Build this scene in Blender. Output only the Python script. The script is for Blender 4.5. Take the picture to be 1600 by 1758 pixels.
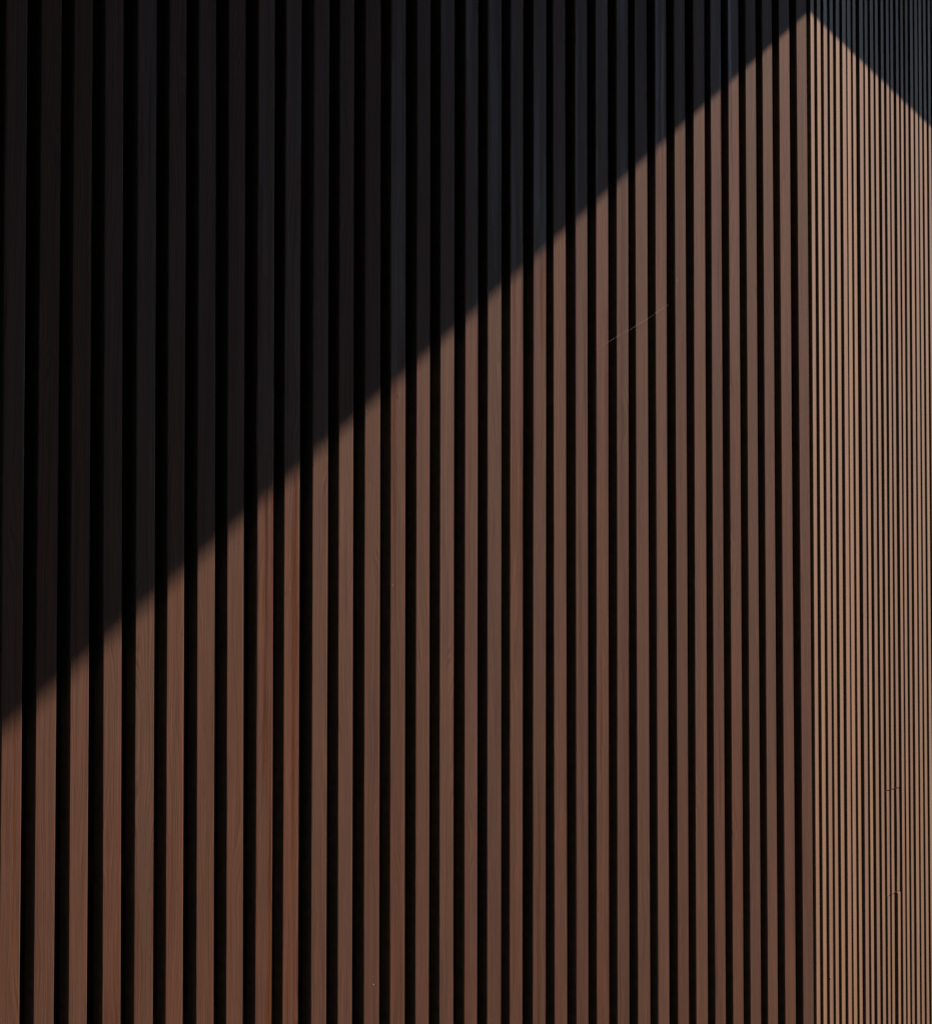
import bpy, math, random
from mathutils import Vector
random.seed(11)
scene = bpy.context.scene
COL = scene.collection
for o in list(bpy.data.objects):
    bpy.data.objects.remove(o)

# ------------------------------------------------------------------ camera
cam_data = bpy.data.cameras.new('camera')
cam_data.sensor_fit = 'HORIZONTAL'
cam_data.sensor_width = 36.0
cam_data.lens = 36.0 * 4688.0 / 1600.0            # short telephoto
cam_data.shift_x = -0.03125
cam_data.clip_end = 2000.0
cam = bpy.data.objects.new('camera', cam_data)
COL.objects.link(cam)
cam.location = (0.0, 0.0, 1.6)
cam.rotation_euler = (math.radians(90.0 + 3.0152), 0.0, 0.0)
scene.camera = cam

# ------------------------------------------------------------------ geometry of the place
K = Vector((0.63961, 5.5, 0.0))                   # corner of the two slatted walls
PHI_L, PHI_R = math.radians(37.2107), math.radians(18.6748)
UL = Vector((math.sin(PHI_L), math.cos(PHI_L), 0)); NL = Vector((UL.y, -UL.x, 0))
UR = Vector((math.sin(PHI_R), math.cos(PHI_R), 0)); NR = Vector((UR.y, -UR.x, 0))
PLANE = Vector((-0.849366, 0.276158, 0.449794))   # plane of sun rays through the eave
ALPHA = math.radians(79.0)                        # sun azimuth measured off the left wall's normal
h = NL * math.cos(ALPHA) + UL * math.sin(ALPHA)
S = Vector((h.x, h.y, -(PLANE.dot(h)) / PLANE.z)).normalized()   # towards the sun

# ------------------------------------------------------------------ sky, sun, exposure
world = bpy.data.worlds.new('World')
scene.world = world
world.use_nodes = True
wt = world.node_tree
wt.nodes.clear()
sky = wt.nodes.new('ShaderNodeTexSky')
sky.sky_type = 'NISHITA'
sky.sun_disc = False
sky.sun_elevation = math.asin(S.z)
sky.sun_rotation = math.atan2(S.x, S.y)
sky.air_density = 1.0
sky.dust_density = 0.1
sky.ozone_density = 3.0
bg = wt.nodes.new('ShaderNodeBackground')
bg.inputs['Strength'].default_value = 0.05
wo = wt.nodes.new('ShaderNodeOutputWorld')
wt.links.new(sky.outputs[0], bg.inputs[0])
wt.links.new(bg.outputs[0], wo.inputs[0])

sun_data = bpy.data.lights.new('sun', 'SUN')
sun_data.energy = 5.0
sun_data.angle = math.radians(0.5)
sun_data.color = (1.0, 0.89, 0.74)
sun = bpy.data.objects.new('sun', sun_data)
COL.objects.link(sun)
sun.location = S * 50
sun.rotation_euler = S.to_track_quat('Z', 'Y').to_euler()

vs = scene.view_settings
vs.view_transform = 'Standard'
vs.look = 'None'
vs.exposure = 1.04
vs.gamma = 1.0
vs.use_curve_mapping = False

# ------------------------------------------------------------------ helpers
def mesh_obj(name, verts, faces, mat, parent=None, smooth=False):
    me = bpy.data.meshes.new(name)
    me.from_pydata(verts, [], faces)
    me.update()
    if smooth:
        for p in me.polygons:
            p.use_smooth = True
    me.materials.append(mat)
    o = bpy.data.objects.new(name, me)
    COL.objects.link(o)
    o.parent = parent
    return o

def empty(name, loc, rz=0.0):
    o = bpy.data.objects.new(name, None)
    COL.objects.link(o)
    o.location = loc
    o.rotation_euler = (0, 0, rz)
    o.empty_display_size = 0.2
    return o

def tag(o, label=None, cat=None, group=None, kind=None):
    if label: o['label'] = label
    if cat: o['category'] = cat
    if group: o['group'] = group
    if kind: o['kind'] = kind
    return o

def box(x0, x1, y0, y1, z0, z1):
    v = [(x0,y0,z0),(x1,y0,z0),(x1,y1,z0),(x0,y1,z0),(x0,y0,z1),(x1,y0,z1),(x1,y1,z1),(x0,y1,z1)]
    f = [(3,2,1,0),(4,5,6,7),(0,1,5,4),(1,2,6,5),(2,3,7,6),(3,0,4,7)]
    return v, f

# ------------------------------------------------------------------ materials
class NT:
    def __init__(self, name):
        self.m = bpy.data.materials.new(name)
        self.m.use_nodes = True
        self.t = self.m.node_tree
        self.bsdf = self.t.nodes['Principled BSDF']
    def n(self, kind, **kw):
        nd = self.t.nodes.new(kind)
        for k, v in kw.items():
            setattr(nd, k, v)
        return nd
    def put(self, sock, v):
        if isinstance(v, bpy.types.NodeSocket):
            self.t.links.new(v, sock)
        else:
            sock.default_value = v
    def math(self, op, a, b=None, c=None, clamp=False):
        nd = self.n('ShaderNodeMath', operation=op, use_clamp=clamp)
        self.put(nd.inputs[0], a)
        if b is not None: self.put(nd.inputs[1], b)
        if c is not None: self.put(nd.inputs[2], c)
        return nd.outputs[0]
    def vmath(self, op, a, b):
        nd = self.n('ShaderNodeVectorMath', operation=op)
        self.put(nd.inputs[0], a); self.put(nd.inputs[1], b)
        return nd.outputs[0]
    def noise(self, vec, scale=1.0, detail=2.0, rough=0.5, dim='3D', w=None):
        nd = self.n('ShaderNodeTexNoise', noise_dimensions=dim)
        if vec is not None: self.put(nd.inputs['Vector'], vec)
        if w is not None: self.put(nd.inputs['W'], w)
        nd.inputs['Scale'].default_value = scale
        nd.inputs['Detail'].default_value = detail
        nd.inputs['Roughness'].default_value = rough
        return nd.outputs['Fac']
    def ramp(self, fac, lo, hi, a=0.0, b=1.0):
        nd = self.n('ShaderNodeMapRange')
        self.put(nd.inputs[0], fac)
        for i, v in zip((1, 2, 3, 4), (lo, hi, a, b)):
            self.put(nd.inputs[i], v)
        return nd.outputs[0]
    def mix(self, fac, a, b, blend='MIX'):
        nd = self.n('ShaderNodeMix', data_type='RGBA', blend_type=blend)
        self.put(nd.inputs[0], fac); self.put(nd.inputs[6], a); self.put(nd.inputs[7], b)
        return nd.outputs[2]

def make_wood():
    w = NT('brown_oiled_timber')
    tc = w.n('ShaderNodeTexCoord').outputs['Object']
    info = w.n('ShaderNodeObjectInfo')
    rnd = info.outputs['Random']
    sep_c = w.n('ShaderNodeSeparateColor')
    w.put(sep_c.inputs[0], info.outputs['Color'])
    hue, val, gloss = sep_c.outputs
    off = w.n('ShaderNodeCombineXYZ')
    w.put(off.inputs[0], w.math('MULTIPLY', rnd, 7.3))
    w.put(off.inputs[1], w.math('MULTIPLY', rnd, 13.7))
    w.put(off.inputs[2], w.math('MULTIPLY', rnd, 61.0))
    p = w.vmath('ADD', tc, off.outputs[0])
    # fine fibres running up the slat
    fibre = w.noise(w.vmath('MULTIPLY', p, (1100, 1100, 16)), 1, 3, 0.6)
    streak = w.noise(w.vmath('MULTIPLY', p, (260, 260, 2.2)), 1, 2, 0.55)
    # annual rings: distance across the board, bent by slow noise along it
    bend = w.noise(w.vmath('MULTIPLY', p, (14, 14, 2.6)), 1, 2, 0.5)
    sep = w.n('ShaderNodeSeparateXYZ')
    w.put(sep.inputs[0], p)
    ring_pos = w.math('ADD', sep.outputs[0], w.math('MULTIPLY', bend, 0.075))
    rings = w.noise(None, 430.0, 1.5, 0.5, dim='1D', w=ring_pos)
    ringline = w.ramp(rings, 0.42, 0.62)
    blotch = w.noise(w.vmath('MULTIPLY', p, (18, 18, 2.0)), 1, 3, 0.55)
    patch = w.noise(w.vmath('MULTIPLY', p, (70, 70, 9)), 1, 3, 0.6)
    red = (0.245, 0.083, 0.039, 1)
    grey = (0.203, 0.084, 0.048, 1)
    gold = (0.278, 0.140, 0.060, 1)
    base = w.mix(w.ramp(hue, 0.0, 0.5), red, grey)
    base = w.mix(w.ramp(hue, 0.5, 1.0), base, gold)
    base = w.mix(w.ramp(blotch, 0.42, 0.68, 0.0, 0.55), base, grey)
    dark = w.mix(1.0, base, (0.62, 0.52, 0.46, 1), 'MULTIPLY')
    col = w.mix(w.math('MULTIPLY', ringline, 0.75), base, dark)
    lum = w.math('ADD', w.math('MULTIPLY', w.math('SUBTRACT', fibre, 0.5), 1.0),
                 w.math('MULTIPLY', w.math('SUBTRACT', streak, 0.5), 0.8))
    lum = w.math('ADD', lum, w.math('MULTIPLY', w.math('SUBTRACT', patch, 0.5), 0.45))
    lum = w.math('ADD', lum, 1.0)
    lum = w.math('MULTIPLY', lum, w.math('ADD', w.math('MULTIPLY', val, 0.28), 0.86))
    gcol = w.n('ShaderNodeCombineColor')
    for i in range(3):
        w.put(gcol.inputs[i], lum)
    col = w.mix(1.0, col, gcol.outputs[0], 'MULTIPLY')
    # short dark checks in the surface
    chk = w.noise(w.vmath('MULTIPLY', p, (420, 420, 40)), 1, 1, 0.5)
    chk = w.math('MULTIPLY', w.ramp(chk, 0.77, 0.80), 0.65)
    col = w.mix(chk, col, (0.02, 0.012, 0.008, 1))
    w.put(w.bsdf.inputs['Base Color'], col)
    rough = w.math('ADD', w.math('MULTIPLY', fibre, 0.16), w.math('MULTIPLY', blotch, 0.16))
    rough = w.math('ADD', rough, w.math('ADD', w.math('MULTIPLY', gloss, 0.10), 0.415))
    film = w.noise(w.vmath('MULTIPLY', p, (75, 75, 1.7)), 1, 3, 0.6)        # patches where the oil has stayed glossy
    film = w.math('MULTIPLY', w.ramp(film, 0.52, 0.64), w.ramp(gloss, 0.9, 0.1, 0.02, 0.31))
    rough = w.math('SUBTRACT', rough, film)
    w.put(w.bsdf.inputs['Roughness'], rough)
    w.bsdf.inputs['Specular IOR Level'].default_value = 0.5
    hgt = w.math('ADD', w.math('MULTIPLY', fibre, 0.6), w.math('MULTIPLY', ringline, -0.3))
    hgt = w.math('ADD', hgt, w.math('MULTIPLY', patch, 0.7))
    b = w.n('ShaderNodeBump')
    b.inputs['Strength'].default_value = 0.25
    b.inputs['Distance'].default_value = 0.0006
    w.put(b.inputs['Height'], hgt)
    w.put(w.bsdf.inputs['Normal'], b.outputs[0])
    return w.m

def make_plain(name, colour, rough, var=0.25, scale=6.0, bump=0.0, spec=0.5):
    w = NT(name)
    tc = w.n('ShaderNodeTexCoord').outputs['Object']
    a = w.noise(tc, scale, 5, 0.6)
    c2 = tuple(c * (1 + var) for c in colour[:3]) + (1,)
    c1 = tuple(c * (1 - var) for c in colour[:3]) + (1,)
    w.put(w.bsdf.inputs['Base Color'], w.mix(w.ramp(a, 0.3, 0.7), c1, c2))
    w.bsdf.inputs['Roughness'].default_value = rough
    w.bsdf.inputs['Specular IOR Level'].default_value = spec
    if bump:
        b = w.n('ShaderNodeBump')
        b.inputs['Distance'].default_value = bump
        w.put(b.inputs['Height'], w.noise(tc, scale * 25, 4, 0.6))
        w.put(w.bsdf.inputs['Normal'], b.outputs[0])
    return w.m

WOOD = make_wood()
EDGE_DARK = make_plain('dark_timber_edge', (0.095, 0.077, 0.060), 0.8, 0.3, 60.0, spec=0.2)
MEMBRANE = make_plain('black_breather_membrane', (0.055, 0.050, 0.043), 0.9, spec=0.1)
ASPHALT = make_plain('dark_slate_chippings', (0.010, 0.012, 0.016), 0.85, 0.3, 3.0, 0.004, spec=0.2)
ROOFING = make_plain('charcoal_zinc', (0.05, 0.05, 0.055), 0.5, 0.15, 2.0)
RENDER = make_plain('blocker_charcoal_render', (0.035, 0.037, 0.041), 0.9, 0.2, 1.5, 0.002, spec=0.2)
GLASS = make_plain('dark_window_glass', (0.015, 0.018, 0.02), 0.1, 0.1, 1.0)
RESIN = make_plain('amber_resin', (0.50, 0.31, 0.14), 0.4, 0.2, 400.0)
SILK = make_plain('pale_spider_silk', (0.48, 0.42, 0.35), 0.5, 0.1, 50.0)

# ------------------------------------------------------------------ setting: ground
v, f = box(-250, 250, -250, 250, -0.4, 0.0)
tag(mesh_obj('ground', v, f, ASPHALT), kind='structure')

# ------------------------------------------------------------------ slatted walls
DEPTH = 0.018                                      # slat thickness
CAVITY = 0.030                                     # air gap behind the slats, spanned by black battens
SOFFIT = 3.48
BASE = 0.12

def slat(parent, c0, lean, width, z0=BASE, z1=SOFFIT, proud=0.0, tone=0.26):
    """one timber slat: rounded arrises at the front, a touch of bow and twist; local x along the wall, y inwards"""
    hw, r = width / 2, random.uniform(0.0009, 0.0016)
    prof = [(-hw, DEPTH), (-hw, r), (-hw + r*0.3, r*0.3), (-hw + r, 0.0),
            (hw - r, 0.0), (hw - r*0.3, r*0.3), (hw, r), (hw, DEPTH)]
    n = 8 if z1 - z0 > 1 else 3
    ln = z1 - z0
    bx, by = random.gauss(0, 0.0006), random.gauss(0, 0.0006)
    tw0, tw1 = random.gauss(0, 0.006), random.gauss(0, 0.006)
    verts, faces = [], []
    m = len(prof)
    for i in range(n + 1):
        t = i / n
        bow = math.sin(math.pi * t)
        tw = tw0 + (tw1 - tw0) * t
        el, er = random.gauss(0, 0.00022), random.gauss(0, 0.00022)
        for (x, y) in prof:
            px = x + (el if x < 0 else er) + bx * bow - tw * (y - DEPTH)
            py = y + by * bow + tw * x
            verts.append((px + lean * (t * ln), py, t * ln))
    for i in range(n):
        for j in range(m):
            a, b = i*m + j, i*m + (j + 1) % m
            faces.append((a, b, b + m, a + m))
    faces.append(tuple(range(m - 1, -1, -1)))
    faces.append(tuple(n*m + j for j in range(m)))
    o = mesh_obj('slat', verts, faces, WOOD, parent)
    o.data.materials.append(EDGE_DARK)            # the narrow edges take a second, darker colour
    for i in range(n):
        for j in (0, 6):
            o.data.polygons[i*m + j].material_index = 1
    o.location = (c0 + lean * z0, -proud, z0)
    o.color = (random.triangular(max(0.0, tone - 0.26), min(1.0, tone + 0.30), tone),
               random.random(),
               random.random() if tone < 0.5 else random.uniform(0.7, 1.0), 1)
    return o

# measured along the wall from the corner: centre (m, at the ground), lean (mm per m), width (mm)
LEFT = [(-2.1609,-1.1,39.0),(-2.0951,-0.3,38.5),(-2.0288,-2.2,36.7),(-1.9583,-5.6,36.7),(-1.8963,-3.7,39.0),
 (-1.833,-2.6,36.3),(-1.7661,-3.9,38.3),(-1.7026,-2.5,36.9),(-1.6404,-1.2,37.3),(-1.5785,-0.2,36.2),(-1.5135,0.3,37.6),
 (-1.4485,-0.6,36.3),(-1.3843,-0.4,38.5),(-1.3178,-0.7,38.9),(-1.2563,1.1,36.4),(-1.1913,1.2,38.1),(-1.1265,1.6,36.4),
 (-1.0628,1.5,39.4),(-0.9997,2.4,37.2),(-0.9352,2.8,38.3),(-0.8663,-0.9,37.3),(-0.804,0.6,37.9),(-0.7415,1.5,38.5),
 (-0.677,2.1,38.1),(-0.607,-1.1,39.6),(-0.5426,-0.4,38.0),(-0.4776,-1.3,36.9),(-0.4146,0.9,39.6),(-0.3486,-1.5,37.2),
 (-0.2857,-1.6,38.7),(-0.2231,-1.0,38.4),(-0.1611,-1.2,37.9),(-0.0936,-1.9,40.7),(-0.0239,-2.6,40.7)]
RIGHT = [(0.0328,-1.0,34.7),(0.0986,-2.1,34.9),(0.1622,-0.7,36.9),(0.2229,0.2,32.7),(0.2832,2.0,36.6),(0.3507,2.0,38.3),
 (0.414,-0.2,36.9),(0.4767,-1.7,32.8),(0.5428,2.2,39.8),(0.6074,0.7,33.8),(0.6781,-1.6,36.6),(0.7464,-4.4,33.6),
 (0.8072,-1.8,33.3),(0.863,1.3,33.2),(0.9309,-0.4,33.8),(0.9952,0.1,33.9),(1.055,1.6,32.2),(1.1109,4.0,34.6),
 (1.1792,4.0,39.0),(1.2452,3.6,38.3),(1.3167,-0.1,37.0)]
s = LEFT[0][0]
for i in range(16):
    s -= 0.0647 + random.gauss(0, 0.0012)
    LEFT.insert(0, (s, random.gauss(0, 1.2), random.gauss(37.8, 1.0)))
s = RIGHT[-1][0]
for i in range(90):
    s += 0.0643 + random.gauss(0, 0.0016)
    RIGHT.append((s, random.gauss(0, 1.2), random.gauss(36.0, 1.8)))

def wall_rotation(u):
    return math.atan2(u.y, u.x)

wall_l = empty('slatted_wall', K, wall_rotation(UL))
tag(wall_l, 'wide brown timber slatted wall left of the corner, crossed by a long diagonal shadow', 'wall')
wall_r = empty('slatted_wall', K, wall_rotation(UR))
tag(wall_r, 'narrow sunlit golden timber slatted wall turning away right of the corner', 'wall')

def backing(parent, s0, s1, mitre):
    """black lined wall body behind the slats; its corner end is mitred so the two bodies butt"""
    y0, y1 = DEPTH + CAVITY, DEPTH + CAVITY + 0.24
    a0, a1 = mitre * y0, mitre * y1
    if s0 == 0:
        pts = [(a0 + 0.0005, y0), (s1, y0), (s1, y1), (a1 + 0.0005, y1)]
    else:
        pts = [(s0, y0), (a0 - 0.0005, y0), (a1 - 0.0005, y1), (s0, y1)]
    vs_ = [(x, y, z) for z in (0.0, SOFFIT) for x, y in pts]
    fs_ = [(3,2,1,0),(4,5,6,7),(0,1,5,4),(1,2,6,5),(2,3,7,6),(3,0,4,7)]
    return mesh_obj('backing_panel', vs_, fs_, MEMBRANE, parent)

half = math.tan((PHI_L - PHI_R) / 2)
backing(wall_l, LEFT[0][0] - 0.03, 0.0, -half)
backing(wall_r, 0, RIGHT[-1][0] + 0.03, half)

def battens(parent, s0, s1, mitre):
    for z in (0.30, 1.052, 1.292, 2.02, 2.74, 3.40):
        y0, y1 = DEPTH + 0.0005, DEPTH + CAVITY - 0.0005
        a0, a1 = mitre * y0, mitre * y1
        if s0 == 0:
            pts = [(a0 + 0.0005, y0), (s1, y0), (s1, y1), (a1 + 0.0005, y1)]
        else:
            pts = [(s0, y0), (a0 - 0.0005, y0), (a1 - 0.0005, y1), (s0, y1)]
        vs_ = [(x, y, zz) for zz in (z - 0.022, z + 0.022) for x, y in pts]
        fs_ = [(3,2,1,0),(4,5,6,7),(0,1,5,4),(1,2,6,5),(2,3,7,6),(3,0,4,7)]
        mesh_obj('batten', vs_, fs_, MEMBRANE, parent)

battens(wall_l, LEFT[0][0] - 0.03, 0.0, -half)
battens(wall_r, 0, RIGHT[-1][0] + 0.03, half)

slats_l = []
for (c, l, w_) in LEFT:
    slats_l.append(slat(wall_l, c, l / 1000, w_ / 1000))
slats_r = []
for i, (c, l, w_) in enumerate(RIGHT):
    l, w_ = l / 1000, w_ / 1000
    if i in (12, 13, 14):                          # pieced slats with open butt joints
        g = 0.0014
        slat(wall_r, c + (0.0045 if i == 12 else 0.001), l, w_ - (0.004 if i == 12 else 0.001), BASE, 1.052 - g, proud=random.gauss(0, 0.0006), tone=0.82)
        slat(wall_r, c - 0.0005, l, w_, 1.052 + g, 1.292 - g, proud=random.gauss(0, 0.0006), tone=0.82)
        slats_r.append(slat(wall_r, c, l, w_, 1.292 + g, SOFFIT, tone=0.82))
    else:
        slats_r.append(slat(wall_r, c, l, w_, tone=0.82))

# ------------------------------------------------------------------ roof with the straight eave that casts the shadow
EDGE = Vector((0.309202, 0.950997, 0.0))       # eave runs parallel to the right wall and on past the corner
OUT = Vector((EDGE.y, -EDGE.x, 0))
P0 = K + Vector((0, 0, 2.911))
D0 = (SOFFIT + 0.004 - P0.z) / S.z
E0 = P0 + S * D0
roof = empty('roof_canopy', (E0.x, E0.y, 0), math.atan2(EDGE.y, EDGE.x))
tag(roof, 'charcoal metal roof canopy overhanging both slatted walls, above the picture', 'roof')
zs = SOFFIT + 0.004
v, f = box(-9.0, 9.0, 0.012, 5.0, zs + 0.002, zs + 0.20)
mesh_obj('roof_slab', v, f, ROOFING, roof)
v, f = box(-9.01, 9.01, 0.0, 0.0118, zs, zs + 0.24)
mesh_obj('fascia', v, f, ROOFING, roof)

# ------------------------------------------------------------------ unseen dark block added behind the camera to keep skylight off the walls
opp = empty('blocker_building', K + NL * 5.4 - UL * 2.0, wall_rotation(UL))
tag(opp, 'added charcoal block, unseen behind the camera, cutting skylight on the slatted walls', 'blocker_building')
v, f = box(-16, 10.6, -6.0, 0.0, 0.0, 13.0)
mesh_obj('wall', v, f, RENDER, opp)
v, f = box(-16.2, 10.8, -6.2, 0.2, 13.003, 13.25)
mesh_obj('roof', v, f, ROOFING, opp)
for zz in (1.0, 4.2, 7.4, 10.4):
    for k in range(6):
        x = -13.5 + k * 4.0
        v, f = box(x, x + 1.3, 0.003, 0.05, zz, zz + 1.6)
        wnd = mesh_obj('blocker_window', v, f, ROOFING, opp)
        v, f = box(x + 0.06, x + 1.24, 0.052, 0.06, zz + 0.06, zz + 1.54)
        mesh_obj('pane', v, f, GLASS, wnd)
v, f = box(-11.3, -10.3, 0.003, 0.06, 0.0, 2.1)
mesh_obj('blocker_door', v, f, ROOFING, opp)

# ------------------------------------------------------------------ small details
def nearest(slats, x, z):
    best = None
    for o in slats:
        d = abs(o.location.x - x)
        if best is None or d < best[0]:
            best = (d, o)
    return best[1]

def bead(wall_slats, x, z, r, mat=RESIN, stretch=1.3):
    """a small drop of dried resin on the face of a slat"""
    o = nearest(wall_slats, x, z)
    hw = 0.016
    lx = max(-hw, min(hw, x - o.location.x))
    verts, faces = [], []
    n = 7
    for ring_i, (rr, yy) in enumerate(((1.0, 0.0), (0.75, -0.45), (0.3, -0.65))):
        for k in range(n):
            a = 2 * math.pi * k / n + ring_i * 0.3
            q = 1 + random.uniform(-0.2, 0.2)
            verts.append((math.cos(a) * rr * r * q, yy * r, math.sin(a) * rr * r * stretch * q))
    for i in range(2):
        for k in range(n):
            a, b = i*n + k, i*n + (k + 1) % n
            faces.append((a, b, b + n, a + n))
    faces.append(tuple(2*n + k for k in range(n)))
    b = mesh_obj('resin_bead', verts, faces, mat, o, smooth=True)
    b.location = (lx, 0.0003, z - o.location.z)
    return b

for (x, z, r) in ((-1.402,1.9934,1.3),(-1.3813,1.9458,1.1),(-1.3161,2.0273,1.3),(-1.509,1.6237,1.0),(-1.3332,1.7143,1.4),
                  (-1.3811,1.0865,1.2),(-1.3796,1.0734,1.6),(-1.3800,1.0595,1.1),(-2.1472,1.3469,1.2),(-0.4922,2.3059,1.5),
                  (-1.069,0.9843,1.3),(-0.1738,0.9573,1.2),(-0.0465,2.2913,1.3),(-1.5909,1.7425,0.8),(-1.5852,1.7037,0.8)):
    bead(slats_l, x, z, r * 0.8 / 1000)
for (x, z, r) in ((0.5547,2.8189,1.6),(0.14,0.939,1.8)):
    bead(slats_r, x, z, r / 1000)

def thread():
    pts = [(-0.7620,2.1485),(-0.7263,2.1655),(-0.6891,2.1828),(-0.6553,2.1960),(-0.5924,2.2244),(-0.5496,2.2450),(-0.5220,2.2570)]
    verts, faces = [], []
    n, rad = 6, 0.00005
    o0 = Vector((pts[0][0], -0.0015, pts[0][1]))
    for i, (x, z) in enumerate(pts):
        y = -0.0015 - 0.001 * math.sin(math.pi * i / (len(pts) - 1))
        for k in range(n):
            a = 2 * math.pi * k / n
            verts.append((x - o0.x, y - o0.y + math.cos(a) * rad, z - o0.z + math.sin(a) * rad))
    for i in range(len(pts) - 1):
        for k in range(n):
            a, b = i*n + k, i*n + (k + 1) % n
            faces.append((a, b, b + n, a + n))
    o = mesh_obj('spider_thread', verts, faces, SILK, None, smooth=True)
    rot = wall_rotation(UL)
    o.location = K + UL * o0.x - NL * o0.y + Vector((0, 0, o0.z))
    o.rotation_euler = (0, 0, rot)
    tag(o, 'fine pale spider thread strung diagonally across sunlit slats of the wide wall', 'cobweb')
thread()
